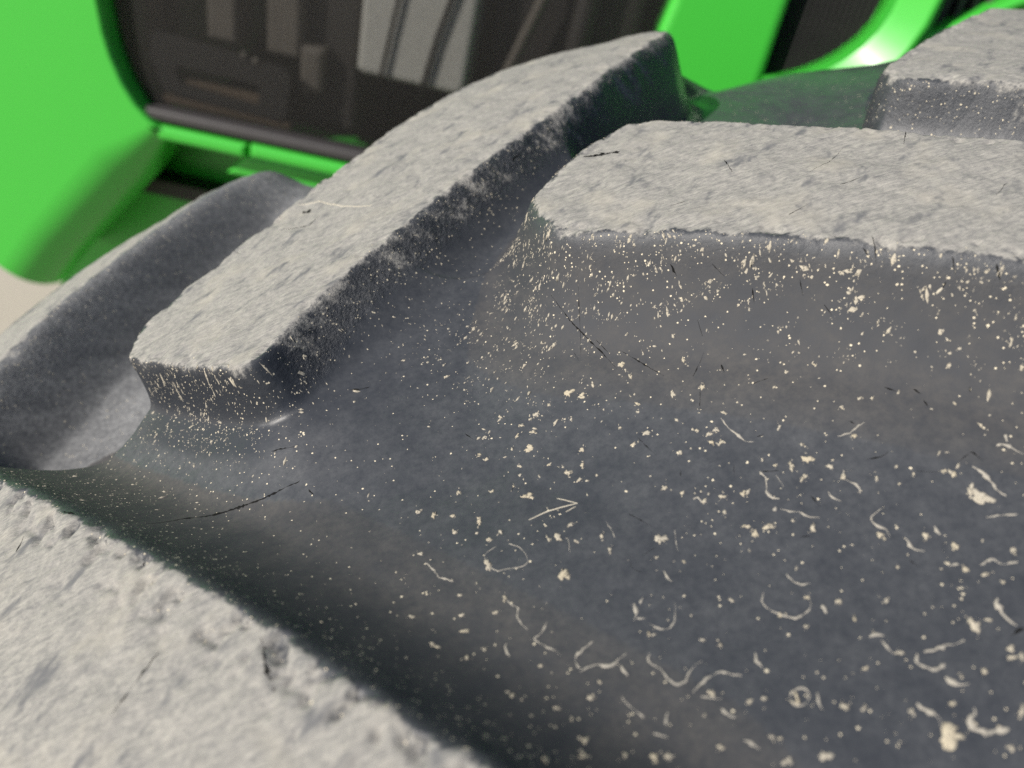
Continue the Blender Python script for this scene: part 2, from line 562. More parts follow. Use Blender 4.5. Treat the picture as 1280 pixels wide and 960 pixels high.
SIDE = mat_plain('sidewall_rubber', (0.022, 0.022, 0.023), 0.5, (0.07, 0.066, 0.06), scale=14)
def prof_for(sign):
    y = Y0 + sign * .185
    e = .185 - (.128 if sign < 0 else .140)
    r = R - y * y / (2 * RC) + (.0042 if sign > 0 else 0) - e * e * 8 - DEPTH
    return [(r + .001, y - sign * .003), (r - .012, y + sign * .008), (r - .05, y + sign * .022), (r - .11, y + sign * .028), (r - .17, y + sign * .018), (r - .22, y - sign * .008), (r - .25, y - sign * .03)]
revolve('sidewall', prof_for(-1), SIDE)
revolve('sidewall', prof_for(1), SIDE, flip=True)
rr = prof_for(-1)[-1][0]
revolve('rim', [(rr + .012, Y0 - .155), (rr, Y0 - .15), (rr - .03, Y0 - .12), (rr - .04, Y0 - .02), (rr - .10, Y0), (.14, Y0 + .02), (.12, Y0 - .04), (0.0005, Y0 - .05)], GREYM)
revolve('rim', [(rr + .012, Y0 + .155), (rr, Y0 + .15), (rr - .03, Y0 + .12), (rr - .038, Y0 - .01)], GREYM, flip=True)

# ------------------------------------------------------------------ dried mud, straw and cuts on the rubber
# plan positions in units of 0.01 mm: flakes = centre, half long axis, half short axis; the others = width (0.001 mm): points
FLAKES = """7510,-1208,138,-2,2,-85;7099,-2359,187,-68,-21,-97;8799,-332,122,20,11,-84;9017,-570,74,-30,-16,-63;8242,-894,68,45,22,-46;7736,-843,64,-38,-14,-39;7941,-450,69,-54,-22,-45;8286,-382,32,-19,-15,-38;7180,-22,34,-23,-14,-42;7363,-735,65,28,10,-32;7534,-530,52,-19,-6,-31;6689,-381,59,23,15,-52;6438,-792,40,46,22,-34;6555,-964,52,10,4,-33;7175,-1522,47,-28,-10,-30;7748,-1806,38,-21,-14,-37;8057,-2204,67,-36,-21,-56;8186,-2477,57,10,3,-50;8507,-1794,55,44,28,-50;8382,-2152,45,-23,-22,-55;8001,-2010,23,-13,-11,-29;8552,-2533,36,-20,-11,-28;9869,-2115,78,-46,-20,-43;9512,-2225,61,33,15,-43;9909,-1563,50,4,1,-46;9989,-1395,39,-48,-25,-27;10105,-319,53,-35,-38,-83;10145,-691,38,-22,-33,-71;9425,-1728,29,-18,-16,-35;8467,-911,23,-13,-11,-28;8592,-983,31,-19,-15,-37;5759,-1575,48,-23,-14,-66;6438,-1872,49,13,5,-36;6895,-1966,23,-11,-9,-32;7105,-1744,51,-4,-1,-42;7470,-1970,23,-12,-16,-46;5520,-2161,31,-14,-8,-43;6002,-2459,38,-18,-10,-40;9338,-458,39,-24,-16,-37;11094,-2724,61,-33,-34,-62;10921,-2753,72,7,-1,-43;10891,-2940,47,-25,-26,-48;11039,-3019,60,-33,-38,-70;10760,-2557,47,-5,-7,-37;10234,-2867,41,-22,-32,-64;9622,-3443,85,-33,-23,-58;9854,-3690,27,-14,-15,-31;10866,-4184,52,-24,-29,-51;11328,-1713,55,-34,-41,-77;10730,-1550,50,-30,-39,-77;12159,-3255,27,-35,-57,-52;12348,-3776,50,-78,-26,-19;12252,-4064,88,-44,-43,-70;11998,-4366,84,18,-1,-54;12531,-4372,54,-29,-26,-41;11919,-4070,39,2,-18,-109;11674,-3928,38,-19,-17,-29;11527,-3724,26,-13,-17,-29;12637,-4283,18,-10,-13,-21;11286,-937,35,-24,-33,-63;13412,-2434,25,-46,-25,-14;12897,-2276,46,1,-2,-33;12529,-2454,45,-9,-8,-26;11413,-2461,29,-59,-22,-15;12607,-4650,21,-42,-75,-47;13373,-3450,31,-17,-18,-28;13236,-4041,54,-30,-27,-40;14317,-5746,66,-32,-81,-105;14150,-5299,44,-57,-31,-24;14248,-5416,45,-22,-38,-50;14385,-5315,67,18,0,-39;13082,-4938,24,-11,-32,-46;13517,-4878,24,-11,-18,-26;13677,-5117,23,-12,-19,-26;13351,-5180,23,-12,-19,-26;15200,-4836,11,-64,-23,-10;15351,-3711,37,-4,1,-30;16282,-4387,29,-21,-24,-41;15088,-4304,22,-13,-18,-25;13939,-3529,24,-14,-18,-28;13742,-3423,46,-18,-13,-23;5924,-3691,64,-31,-29,-128;6093,-3096,47,-72,-34,-41;6343,-3014,39,0,2,-96;7164,-4470,85,-17,-27,-150;7334,-3617,77,-35,-29,-93;7156,-3621,21,-10,-17,-54;8128,-4282,40,-17,-26,-66;8103,-3944,37,-4,-12,-79;7665,-3456,28,-13,-13,-36;5998,-2547,46,-23,-23,-104;4862,-1748,79,16,9,-57;5162,-1970,34,-36,-43,-94;5471,-2602,53,-24,-10,-51;5520,-2161,31,-14,-8,-43;4742,-2870,57,-41,-11,-38;5240,-4613,47,-19,-6,-35;5237,-4978,72,-16,-4,-44;5290,-4165,49,-21,-9,-55;4416,-4368,50,-28,-7,-50;4782,-5237,91,-28,-2,-42;5492,-5476,31,-9,-7,-42;5207,-5584,47,-10,-3,-58;6039,-4547,47,-19,-20,-84;5809,-4783,53,15,9,-43;10494,-4086,52,-25,-20,-36;10382,-4379,32,-15,-32,-59;11587,-5296,29,-35,-60,-53;11360,-5033,24,-12,-21,-34;10648,-4987,38,-29,-61,-78;10583,-4796,88,-41,-24,-43;10930,-4962,112,-50,-25,-42;9074,-4427,88,-99,-81,-95;8829,-4759,33,-13,-17,-38;9248,-5012,19,-8,-14,-29;10225,-6498,29,-12,-19,-31;10789,-6384,47,-18,-24,-37;8107,-6084,40,3,-5,-56;9645,-5987,36,-36,-22,-22;8861,-6474,48,-28,-17,-24;12502,-5857,46,-20,-39,-55;12525,-5932,29,-13,-22,-31;13144,-6157,38,-8,-34,-63;13444,-6487,63,11,-7,-73;14359,-5945,55,-164,-108,-51;13325,-6879,60,-25,-37,-45;13541,-7059,75,-31,-28,-34;14191,-6886,27,-33,-36,-26;13680,-7269,25,-12,-22,-27;11893,-6876,38,-17,-29,-40;12405,-6452,29,-11,-13,-18;11224,-6632,35,-13,-36,-53;11253,-6969,28,-11,-33,-47;10498,-6820,29,-10,-19,-30;12823,-7688,79,4,-38,-123;13070,-7692,53,-27,-23,-24;8587,-7338,45,-15,-23,-46;9046,-7628,56,2,-7,-40;9270,-7648,55,-17,-16,-27;6833,-6824,34,-10,-13,-40;6574,-7552,76,14,-2,-63;6494,-7836,69,-24,-20,-62;6052,-7898,45,1,-8,-83;6481,-7148,27,-5,-8,-36;6277,-6058,30,-10,-10,-35;7056,-6623,29,-10,-11,-33;5766,-6544,33,-6,-6,-52;6332,-6908,46,-21,-12,-36;7398,-8001,40,13,9,-80;7023,-7889,42,-6,-16,-52;7571,-8031,42,-11,-21,-51;8342,-8110,37,-11,-18,-35;9094,-6643,24,-7,-17,-31;11543,-7675,60,-21,-24,-32;12120,-8275,31,-11,-23,-28;10923,-7718,39,-13,-26,-36;12475,-8316,31,-11,-25,-29;13046,-8170,14,-56,-59,-23;12963,-8280,61,-23,-29,-34;13101,-8308,40,-16,-49,-57;9722,-7813,51,5,-11,-88;10303,-8093,65,-20,-31,-45;10545,-8218,32,-11,-21,-30;11153,-8464,52,-17,-41,-55;11445,-8893,197,23,-8,-133;11847,-8859,43,-57,-66,-34;11746,-8546,41,-15,-22,-27;12118,-9263,59,-20,-32,-39;12589,-8915,41,-13,-50,-59;9077,-8177,48,-14,-15,-25;9183,-8231,43,-12,-15,-25;9658,-8616,105,-30,-48,-73;9122,-8537,74,-21,-25,-41"""
CURLS = """480:11306,-2527,11312,-2806,11397,-2998,11445,-3219,11588,-3298;614:11359,-3900,11407,-4072,11261,-4320,11286,-4444;231:11584,-4107,11579,-4387;562:12982,-3902,13180,-3952,13526,-3876;653:15147,-5267,15336,-5285,15391,-5448,15442,-5574;657:15444,-5148,15367,-5265;954:14609,-5425,14689,-5678,14645,-5905,14694,-6071;465:12703,-4553,12571,-4632,12638,-4773,12756,-4904,12673,-5051;373:6169,-3327,5907,-3415,5905,-3703,6055,-3933,6199,-3918,6515,-4019,6656,-3960,6655,-3742,6588,-3526,6416,-3379;755:4797,-3153,4944,-3425,4962,-3592,5220,-3776;445:7510,-3717,7430,-4045;373:8294,-3660,8335,-3925,8308,-4072;680:5838,-5450,5794,-5608,5848,-5727;422:6057,-4592,6123,-4749,6234,-4832,6139,-4970,6172,-5171,6259,-5326;550:6608,-5289,6431,-5506,6302,-5528;406:6302,-5528,6414,-5713,6586,-5873,6616,-5992;760:9998,-3898,10096,-3870,10102,-3986,10123,-4071;762:11257,-4300,11223,-4412,11388,-4569;754:11251,-4664,11164,-4729;376:11289,-4734,11440,-4878,11598,-4955,11585,-5053,11808,-5171;368:9388,-4335,9239,-4776;642:8842,-5064,8832,-5184,8880,-5307;430:10717,-5881,10752,-6044,10816,-6154,10979,-6178;422:10189,-6042,10062,-6184,10130,-6366,10232,-6485,10406,-6649,10699,-6594,10828,-6460,10789,-6384;706:10937,-6562,10915,-6748;692:8111,-5474,8076,-5662,7979,-5790;559:8280,-5421,8199,-5507;413:8034,-5761,8158,-5803;412:8196,-5912,8246,-6022,8452,-6128,8575,-6050,8747,-5714;612:12222,-4800,12197,-4911,12306,-5035;453:12819,-5451,12533,-5506,12537,-5676,12677,-5804,12614,-5955;750:12849,-6070,12809,-6307,12953,-6372;761:13386,-6056,13342,-6213,13367,-6239;468:14182,-6263,14373,-6303,14644,-6407;599:13140,-6726,13300,-6763;607:13578,-6908,13836,-6857,13830,-6988,14113,-7080;1032:13407,-7458,13303,-7631,13343,-7908;536:7200,-5917,6947,-6017,6795,-6144,6858,-6316;531:6824,-6380,6910,-6319,7135,-6322,7294,-6438,7618,-6295;464:7980,-6411,7873,-6566,8051,-6711,8042,-6882,8146,-7060,8329,-7035,8410,-6892,8685,-6800;528:8322,-7240,8569,-7112,8869,-7049,9138,-7224;522:8412,-7323,8679,-7463;776:8614,-7589,8638,-7713,8730,-7781;674:9530,-6960,9457,-7065,9510,-7210;640:7847,-7401,7733,-7573;506:7520,-7634,7686,-7761;515:7289,-6967,7360,-7204,7491,-7377;661:7469,-6469,7508,-6674;767:8694,-8101,8764,-8133,8835,-8292;702:11277,-7298,11418,-7277,11509,-7383;559:11401,-7416,11446,-7639;709:11883,-7771,12091,-7805,12239,-7792,12524,-7848;699:11773,-7771,11639,-7893,11738,-7994,11866,-8091,12020,-8032;977:11914,-8233,11955,-8348,12141,-8381;398:9644,-7727,9753,-7657,9901,-7655,9956,-7778,9844,-7891,9674,-7912,9612,-7843;532:10044,-7806,9961,-7954,9984,-8059;819:11286,-8392,11330,-8523,11473,-8592,11402,-8768;1247:11992,-8711,11782,-8827,11853,-8979,12231,-9064"""
STRAWS = """310:6938,-2973,7305,-2931,7634,-2956,7957,-2992;234:7957,-2992,7618,-2689;231:7667,-3108,7901,-3058;423:15583,-2820,15688,-2830;351:3843,10646,4568,10172,5287,8892,6090,8060"""
CRACKS = """582:65,-5060,308,-4776,552,-4542,782,-4304;520:2577,-4913,2655,-5435,2735,-5882;1148:-1915,441,-1633,240;965:-275,17658,718,18292,3261,10355;494:3224,9295,4127,8650,4518,9003;594:-1478,16680,1932,8877;591:-2942,-13,-2881,404;1755:11783,5891,12218,5723,12679,5463;443:9858,514,9977,134;489:10367,8380,10836,8725;602:14418,3154,14251,2444;437:11799,510,11832,299;345:11882,-486,11838,-767;509:16438,-3125,16423,-3311;339:14003,-1748,14045,-1974;343:12995,-762,12933,-969;2300:3953,9998,4254,9720;788:-583,-80,-137,314,829,272,1621,157,2520,161;358:9371,1919,9508,1244,9853,215,9972,-352;345:10223,16,10492,-488,10772,-1054;216:10044,1679,9773,1190,9413,409;573:4092,2133,4320,2063,4546,2076;329:11241,-1774,11012,-2212;421:11897,-1440,11870,-1658;255:11725,-1040,11584,-1159,11276,-1388;388:11350,-3914,11686,-4047;311:10070,-3224,10006,-3353;233:11021,-3551,10899,-3800;319:11691,-3237,11835,-3255;349:6298,-63,6442,-311;321:9648,-2125,9797,-2682;267:9302,577,9324,295;243:6823,-2097,6919,-1879;474:13144,-4543,13438,-4605,13552,-4578;404:13327,-3727,13375,-3830;321:14433,-5252,14774,-5168,14800,-5397;237:13739,-5096,14051,-5266;414:14240,-3447,14374,-3615;332:14647,-3718,14717,-3878;413:14681,-3979,14676,-4123;335:15459,-4168,15412,-4262;585:13447,-7963,13321,-7981,13185,-8010;297:12657,-6412,12710,-6559;380:11904,-4722,11930,-4981;296:11303,-5353,11491,-5423;292:8627,-4621,8920,-4559;301:8753,-3658,9044,-4108;216:8408,-4556,8335,-4802,8478,-4963;360:14221,8,14780,189;201:15540,1370,16124,1585,16942,2212;468:20798,4957,17993,1544;439:12196,5973,12642,5371;338:15641,-2844,15766,-2809;386:17909,-1340,18465,-969;254:14834,-1598,14904,-1823;249:12195,-2175,12522,-2224;562:2034,1176,2613,1008;534:2674,-144,2757,-307;324:285,-2116,227,-2345;383:15760,572,16240,589;373:12412,1875,12883,1857;259:12491,-32,12614,-305;341:13786,-1221,13743,-1427;339:15941,-2623,15899,-2842;341:15102,-1480,14939,-1906"""

def surf(x, y, lift):
    x = np.asarray(x, float); y = np.asarray(y, float)
    h = tread(x, y, True)[0]
    return to_world(x, y, h + lift)

def mesh_from(name, v, f):
    me = bpy.data.meshes.new(name)
    me.from_pydata([tuple(p) for p in v], [], f)
    return me

flakes = [[int(q) * 1e-5 for q in r.split(',')] for r in FLAKES.split(';')]
NF = 17
fxs, fys, fls = [], [], []
for cx, cy, ax, ay, bx, by in flakes:
    sc_ = rnd.uniform(.68, .98); ax *= sc_; ay *= sc_; bx *= sc_; by *= sc_
    ph = [rnd.uniform(0, 6.28) for _ in range(3)]
    rad = []
    for k in range(NF):
        t = 2 * math.pi * k / NF
        rad.append(max(.35, 1.0 + .22 * math.sin(2 * t + ph[0]) + .20 * math.sin(3 * t + ph[1]) + .16 * math.sin(5 * t + ph[2]) + rnd.uniform(-.42, .38)))
    th = min(.00045, .22 * math.hypot(bx, by) + .00006)
    fxs.append(cx); fys.append(cy); fls.append(th * rnd.uniform(.6, 1.0))
    for ring, lift in ((.55, th), (.88, th * .75), (1.06, -.00008)):
        for k in range(NF):
            t = 2 * math.pi * k / NF
            r = rad[k] * ring
            fxs.append(cx + r * (ax * math.cos(t) + bx * math.sin(t)))
            fys.append(cy + r * (ay * math.cos(t) + by * math.sin(t)))
            fls.append(lift * (rnd.uniform(.55, 1.25) if lift > 0 else 1))
V = surf(fxs, fys, np.array(fls))
per = 1 + 3 * NF
ff = [(0, 1 + k, 1 + (k + 1) % NF) for k in range(NF)]
for rg in range(2):
    o0 = 1 + rg * NF; o1 = o0 + NF
    ff += [(o0 + k, o1 + k, o1 + (k + 1) % NF, o0 + (k + 1) % NF) for k in range(NF)]
for i in range(len(flakes)):
    link('mud_fleck', mesh_from('mud_fleck', V[i * per:(i + 1) * per], ff), MUD, tyre, True)

def ribbons(txt, name, mat, lift_k, jitter, taper, wk=1.0):
    for r in txt.split(';'):
        w, p = r.split(':')
        w = int(w) * 1e-6 * wk
        p = [int(q) * 1e-5 for q in p.split(',')]
        P = np.array(p).reshape(-1, 2)
        seg = np.hypot(*np.diff(P, axis=0).T)
        cum = np.r_[0, np.cumsum(seg)]
        n = max(5, int(cum[-1] / .0005))
        t = np.linspace(0, cum[-1], n)
        if len(P) > 2:      # smooth the corners
            Q = np.stack([np.interp(t, cum, P[:, 0]), np.interp(t, cum, P[:, 1])], 1)
            for _ in range(2):
                Q[1:-1] = (Q[:-2] + 2 * Q[1:-1] + Q[2:]) / 4
        else:
            Q = np.stack([np.interp(t, cum, P[:, 0]), np.interp(t, cum, P[:, 1])], 1)
        Q += rng.normal(size=Q.shape) * jitter * w
        T = np.gradient(Q, axis=0); T /= np.linalg.norm(T, axis=1, keepdims=True) + 1e-12
        Nn = np.stack([-T[:, 1], T[:, 0]], 1)
        ww = w / 2 * (1 + rng.uniform(-.55, .6, n) * (jitter > .08))
        u = np.linspace(0, 1, n)
        ww = ww * (1 - taper * np.abs(2 * u - 1) ** 2)
        if jitter > .08:
            lo = fbm(t / .0022 + 5.7 * len(P), t * 0 + 1000 * w, 1.0, 2, 7)
            ww = ww * np.clip(.85 + 1.3 * lo, .12, 1.7)
        ww = np.maximum(ww, w * .10)
        offs = (-1.0, -.45, .45, 1.0)
        lifts = (-.00005, 1.0, 1.0, -.00005)
        xs = np.concatenate([Q[:, 0] + Nn[:, 0] * ww * o_ for o_ in offs])
        ys = np.concatenate([Q[:, 1] + Nn[:, 1] * ww * o_ for o_ in offs])
        ls = np.concatenate([ww * lift_k * rng.uniform(.7, 1.1, n) if l == 1.0 else np.full(n, l) for l in lifts])
        v = surf(xs, ys, ls)
        f = [(c * n + k, c * n + k + 1, (c + 1) * n + k + 1, (c + 1) * n + k) for c in range(3) for k in range(n - 1)]
        link(name, mesh_from(name, v, f), mat, tyre, True)

ribbons(CURLS, 'mud_fleck', CURL, .5, .14, .6, .82)
ribbons(STRAWS, 'straw', FIBRE, .9, .02, .4)
ribbons(CRACKS, 'cut', CRACK, .30, .10, .80, 0.95)

# grit: thousands of grains, nobody could count them
def grit():
    n = 190000
    gx = rng.uniform(-.06, .27, n); gy = rng.uniform(-.12, .12, n)
    h, ids, sd, crumb, pk, top = tread(gx, gy, False)
    clump = fbm(gx, gy, .018, 3, 140)
    near = np.array([1.0 if (i >= 0 and LUGS[i][1] == 'near') else 0.0 for i in range(len(LUGS))])[ids] * np.where(ids == 3, .04, 1.0)
    wall = sstep(h, -DEPTH + .004, -.013) * (1 - top)
    fine = sstep(fbm(gx + .5 * h, gy + .7 * h, .006, 3, 160), -.05, .45)
    nose = np.exp(-((gx - .088) ** 2 + (gy - .022) ** 2) / .022 ** 2)
    anose = np.exp(-((gx + .004) ** 2 + (gy - .036) ** 2) / .020 ** 2)
    dens = (1 - .9 * sstep(.045 - gx, 0, .03) * sstep(.02 - gy, 0, .02)) * (1 - top) * (.004 + .075 * fine * np.clip(clump + .15, 0, 1) + 1.3 * wall * near * fine * (.5 + .8 * sstep(h, -.018, -.008)) + .8 * nose * (.15 + fine) + 1.2 * np.exp(-((gx - .004) ** 2 + (gy - .034) ** 2) / .024 ** 2) * wall * (.25 + fine))
    keep = rng.uniform(0, 1, n) < np.clip(dens, 0, 1)
    gx, gy, clump, nose_k = gx[keep], gy[keep], clump[keep], nose[keep]
    ex = []; ey = []
    for cx, cy, ax, ay, bx, by in flakes:
        for q in range(3):
            u_, v_ = rng.normal(size=2) * 1.0
            ex.append(cx + ax * u_ + bx * v_); ey.append(cy + ay * u_ + by * v_)
    gx = np.r_[gx, ex]; gy = np.r_[gy, ey]; nose_k = np.r_[nose_k, np.zeros(len(ex))]
    m_ = len(gx)
    size = np.exp(rng.normal(size=m_) * .60) * .000085
    size = np.clip(size, .00004, .00042)
    ang = np.where(nose_k > .25, 3.55 + rng.normal(size=m_) * .25, rng.uniform(0, 6.28, m_))
    asp = np.where(nose_k > .25, rng.uniform(1.3, 2.6, m_), rng.uniform(1.0, 3.0, m_))
    ca, sa = np.cos(ang), np.sin(ang)
    base = np.array([(1, 0, 0), (0, 1, 0), (-1, 0, 0), (0, -1, 0), (.6, .6, .45), (-.5, .3, .55), (.1, -.5, .5)])
    J = base[None] + rng.normal(size=(m_, 7, 3)) * .18
    u = J[:, :, 0] * (size * asp)[:, None]; v = J[:, :, 1] * size[:, None]
    px = gx[:, None] + u * ca[:, None] - v * sa[:, None]
    py = gy[:, None] + u * sa[:, None] + v * ca[:, None]
    lf = J[:, :, 2] * size[:, None] * 1.3
    lf[:, :4] = -.00004
    W = surf(px.ravel(), py.ravel(), lf.ravel())
    tri = np.array([(0, 1, 4), (1, 2, 5), (1, 5, 4), (2, 3, 5), (3, 6, 5), (3, 0, 6), (0, 4, 6), (4, 5, 6)])
    f = (np.arange(m_)[:, None, None] * 7 + tri[None]).reshape(-1, 3)
    me = bpy.data.meshes.new('grit')
    me.vertices.add(len(W)); me.loops.add(f.size); me.polygons.add(len(f))
    me.vertices.foreach_set('co', W.ravel())
    me.loops.foreach_set('vertex_index', f.ravel())
    me.polygons.foreach_set('loop_start', np.arange(len(f)) * 3)
    me.polygons.foreach_set('loop_total', np.full(len(f), 3))
    me.update(calc_edges=True)
    o = link('grit', me, MUD, tyre)
    o['kind'] = 'stuff'
    print('grit grains', m_)
grit()

# ------------------------------------------------------------------ the hood behind
# hood frame: a to the right along the panel, b up, c away from the viewer
AZ = math.radians(22.407)
HA = Vector((math.cos(AZ), -math.sin(AZ), 0))
HC = Vector((math.sin(AZ), math.cos(AZ), 0))
HO = Vector((-0.35769, -0.12642, 1.40326)) + HC * 0.80      # fixed point on the hood's skin, 1.40 m over the ground
hood = tractor

def hw(a, b, c):
    return HO + HA * a + Vector((0, 0, b)) + HC * c

def slab(name, poly, c0, c1, mat, bevel=0.003, parent=None, seg=2):
    """a panel with outline poly (a, b), front face at depth c0, back at c1"""
    bm = bmesh.new()
    f_ = [bm.verts.new(hw(a, b, c0)) for a, b in poly]
    k_ = [bm.verts.new(hw(a, b, c1)) for a, b in poly]
    bm.faces.new(f_); bm.faces.new(k_[::-1])
    n = len(poly)
    for i in range(n):
        j = (i + 1) % n
        bm.faces.new((f_[j], f_[i], k_[i], k_[j]))
    bmesh.ops.recalc_face_normals(bm, faces=bm.faces[:])
    if bevel:
        fs = set(f_)
        es = [e for e in bm.edges if e.verts[0] in fs and e.verts[1] in fs]
        bmesh.ops.bevel(bm, geom=es, offset=bevel, segments=seg, affect='EDGES', profile=0.5)
    me = bpy.data.meshes.new(name)
    bm.to_mesh(me); bm.free()
    o = link(name, me, mat, parent or hood)
    for p in me.polygons:
        p.use_smooth = False
    return o

def rect(a0, a1, b0, b1):
    return [(a0, b0), (a1, b0), (a1, b1), (a0, b1)]

def tube(name, pts, r, mat, parent=None, sides=12):
    v = []; f = []
    pts = [Vector(p) for p in pts]
    for i, p in enumerate(pts):
        d = (pts[min(i + 1, len(pts) - 1)] - pts[max(i - 1, 0)]).normalized()
        u = d.orthogonal().normalized(); w = d.cross(u)
        for k in range(sides):
            a = 2 * math.pi * k / sides
            v.append(p + (u * math.cos(a) + w * math.sin(a)) * r)
    for i in range(len(pts) - 1):
        for k in range(sides):
            f.append((i * sides + k, i * sides + (k + 1) % sides, (i + 1) * sides + (k + 1) % sides, (i + 1) * sides + k))
    f.append(tuple(range(sides))[::-1]); f.append(tuple(range((len(pts) - 1) * sides, len(pts) * sides)))
    me = bpy.data.meshes.new(name)
    me.from_pydata(v, [], f)
    return link(name, me, mat, parent or hood, True)

TOP = 0.42
# front cheek: flat green skin left of the screen, folding under along a slanted crease
def front_cheek():
    edge = [(-.500, TOP), (-.497, .10), (-.496, -.10), (-.492, -.188), (-.489, -.218), (-.484, -.240), (-.474, -.266), (-.462, -.285), (-.450, -.297), (-.438, -.305)]
    # slanted crease, then the lower border
    fold = [(-.430, -.312), (-.480, -.372), (-.530, -.432), (-.580, -.492), (-.605, -.527), (-.622, -.550)]
    v = []; f = []
    outline = edge + fold + [(-.70, -.530), (-.85, -.505), (-1.6, -.40), (-1.6, TOP)]
    # shift the crease inwards so the rolled strip starts there
    rad = .055
    base = []
    nrm = Vector((.77, -.64))
    pts = []
    for i, (a, b) in enumerate(outline):
        if len(edge) <= i < len(edge) + len(fold):
            a2, b2 = a - nrm.x * rad * .75, b - nrm.y * rad * .75
            if i == len(edge):
                a2, b2 = -.447, -.305
            pts.append((a2, b2))
        else:
            pts.append((a, b))
    v = [hw(a, b, 0) for a, b in pts]
    f.append(tuple(range(len(pts))))
    n0 = len(pts)
    rows = []
    nseg = 12
    for i in range(len(edge), len(edge) + len(fold)):
        a, b = pts[i]
        row = [i]
        rr_ = rad * (0.35 if i == len(edge) else 1.0)
        for k in range(1, nseg + 1):
            t = math.radians(100) * k / nseg
            d = math.sin(t) * rr_; c = (1 - math.cos(t)) * rr_
            v.append(hw(a + nrm.x * d, b + nrm.y * d, c)); row.append(len(v) - 1)
        t = math.radians(100)
        d0 = math.sin(t) * rr_; c0 = (1 - math.cos(t)) * rr_
        v.append(hw(a + nrm.x * (d0 + math.cos(t) * .45), b + nrm.y * (d0 + math.cos(t) * .45), c0 + math.sin(t) * .45)); row.append(len(v) - 1)
        rows.append(row)
    for r0, r1 in zip(rows[:-1], rows[1:]):
        for k in range(len(r0) - 1):
            f.append((r0[k], r0[k + 1], r1[k + 1], r1[k]))
    # rolled lip along the screen opening
    lip = []
    for i in range(len(edge)):
        a, b = pts[i]
        v.append(hw(a + .004, b - .001, .004)); p1 = len(v) - 1
        v.append(hw(a + .005, b - .001, .030)); p2 = len(v) - 1
        lip.append((i, p1, p2))
    for l0, l1 in zip(lip[:-1], lip[1:]):
        for k in range(2):
            f.append((l0[k], l1[k], l1[k + 1], l0[k + 1]))
    me = bpy.data.meshes.new('front_cheek')
    me.from_pydata(v, [], f)
    bm = bmesh.new(); bm.from_mesh(me)
    bmesh.ops.recalc_face_normals(bm, faces=bm.faces[:])
    bm.to_mesh(me); bm.free()
    o = link('front_cheek', me, GREEN, hood, True)
    me.polygons[0].use_smooth = False
    return o
front_cheek()

# screen over the engine side, its lower trim and the green rails below
slab('engine_screen', [(-.53, TOP), (-.53, -.30), (.075, -.296), (.085, TOP)], .022, .0235, SCREEN, 0)
slab('screen_trim', [(-.452, -.287), (-.452, -.299), (.10, -.296), (.10, -.284)], .006, .030, TRIM, .003)
slab('sill_rail', rect(-.440, -.3405, -.319, -.304), .004, .050, GREEN, .005, seg=3)
slab('sill_rail', rect(-.3355, .06, -.317, -.3025), .004, .050, GREEN, .005, seg=3)
slab('under_sill', [(-.375, -.352), (-.350, -.324), (.10, -.322), (.10, -.36)], .030, .10, GREEN, .006, seg=3)
slab('sill_tray', rect(-.478, .10, -.3335, -.3285), .046, .1595, GREEN, 0)
slab('lower_skirt', [(-.50, -.327), (1.40, -.327), (1.40, -.80), (-.755, -.80), (-.68, -.60)], .16, .18, GREEN, .004)
slab('chassis_shade_beam', [(-.56, -.62), (1.40, -.62), (1.40, -1.05), (-.45, -1.05)], .28, .75, DARKM, .01)  # unseen, added to shade the ground and cut bounce under the hood

# green panel between screen and vent, with its light rolled front edge
slab('side_panel', [(.070, TOP), (.068, -.078), (.064, -.105), (.050, -.62), (.172, -.62), (.172, TOP)], .0, .06, GREEN, .009, seg=4)  # hidden lower part extended so the tread floor reflects lit green
slab('side_panel', [(.1723, -.62), (.172, -.125), (.186, -.1225), (.200, -.1165), (.212, -.1095), (.224, -.1010), (.235, -.0905), (.245, -.0780), (.252, -.0640), (.256, -.048),
                    (.257, -.030), (.258, TOP), (.302, TOP), (.302, -.062), (.302, -.62)], -.001, .06, GREEN, .0, seg=4)
# vent bezel: sloping light rim following the round corner
def bezel():
    arc = [(.174, -.125), (.186, -.1225), (.200, -.1165), (.212, -.1095), (.224, -.1010), (.235, -.0905), (.245, -.0780), (.252, -.0640), (.256, -.048), (.257, -.030), (.258, .10), (.258, TOP)]
    v = []; f = []
    for i, (a, b) in enumerate(arc):
        p0 = Vector(arc[max(i - 1, 0)]); p1 = Vector(arc[min(i + 1, len(arc) - 1)])
        d = (p1 - p0).normalized(); n = Vector((d.y, -d.x))      # outwards
        w = .034 if i > 1 else .010 + .012 * i
        for k, (off, c) in enumerate(((0, .026), (0.0, .004), (w * .35, -.006), (w * .9, -.0215), (w, -.0215), (w + .003, .0))):
            v.append(hw(a + n.x * off, b + n.y * off, c))
    for i in range(len(arc) - 1):
        for k in range(5):
            f.append((i * 6 + k, (i + 1) * 6 + k, (i + 1) * 6 + k + 1, i * 6 + k + 1))
    me = bpy.data.meshes.new('vent_bezel')
    me.from_pydata(v, [], f)
    bm = bmesh.new(); bm.from_mesh(me)
    bmesh.ops.recalc_face_normals(bm, faces=bm.faces[:])
    bm.to_mesh(me); bm.free()
    o = link('vent_bezel', me, GREEN, hood, True)
    me.set_sharp_from_angle(angle=math.radians(24))
    return o
bezel()
vent = slab('vent_grille', rect(.165, .262, -.14, TOP), .034, .040, BLACK, 0)
slat0 = None
for i in range(15):
    a = .176 + i * .0058
    if slat0 is None:
        slat0 = slab('vent_slat', rect(a, a + .0030, -.13, TOP), .020, .033, BLACK, .0008, vent, 1)
        a00 = a
    else:
        c = slat0.copy(); COL.objects.link(c)
        c.matrix_world = Matrix.Translation(HA * (a - a00)) @ slat0.matrix_world
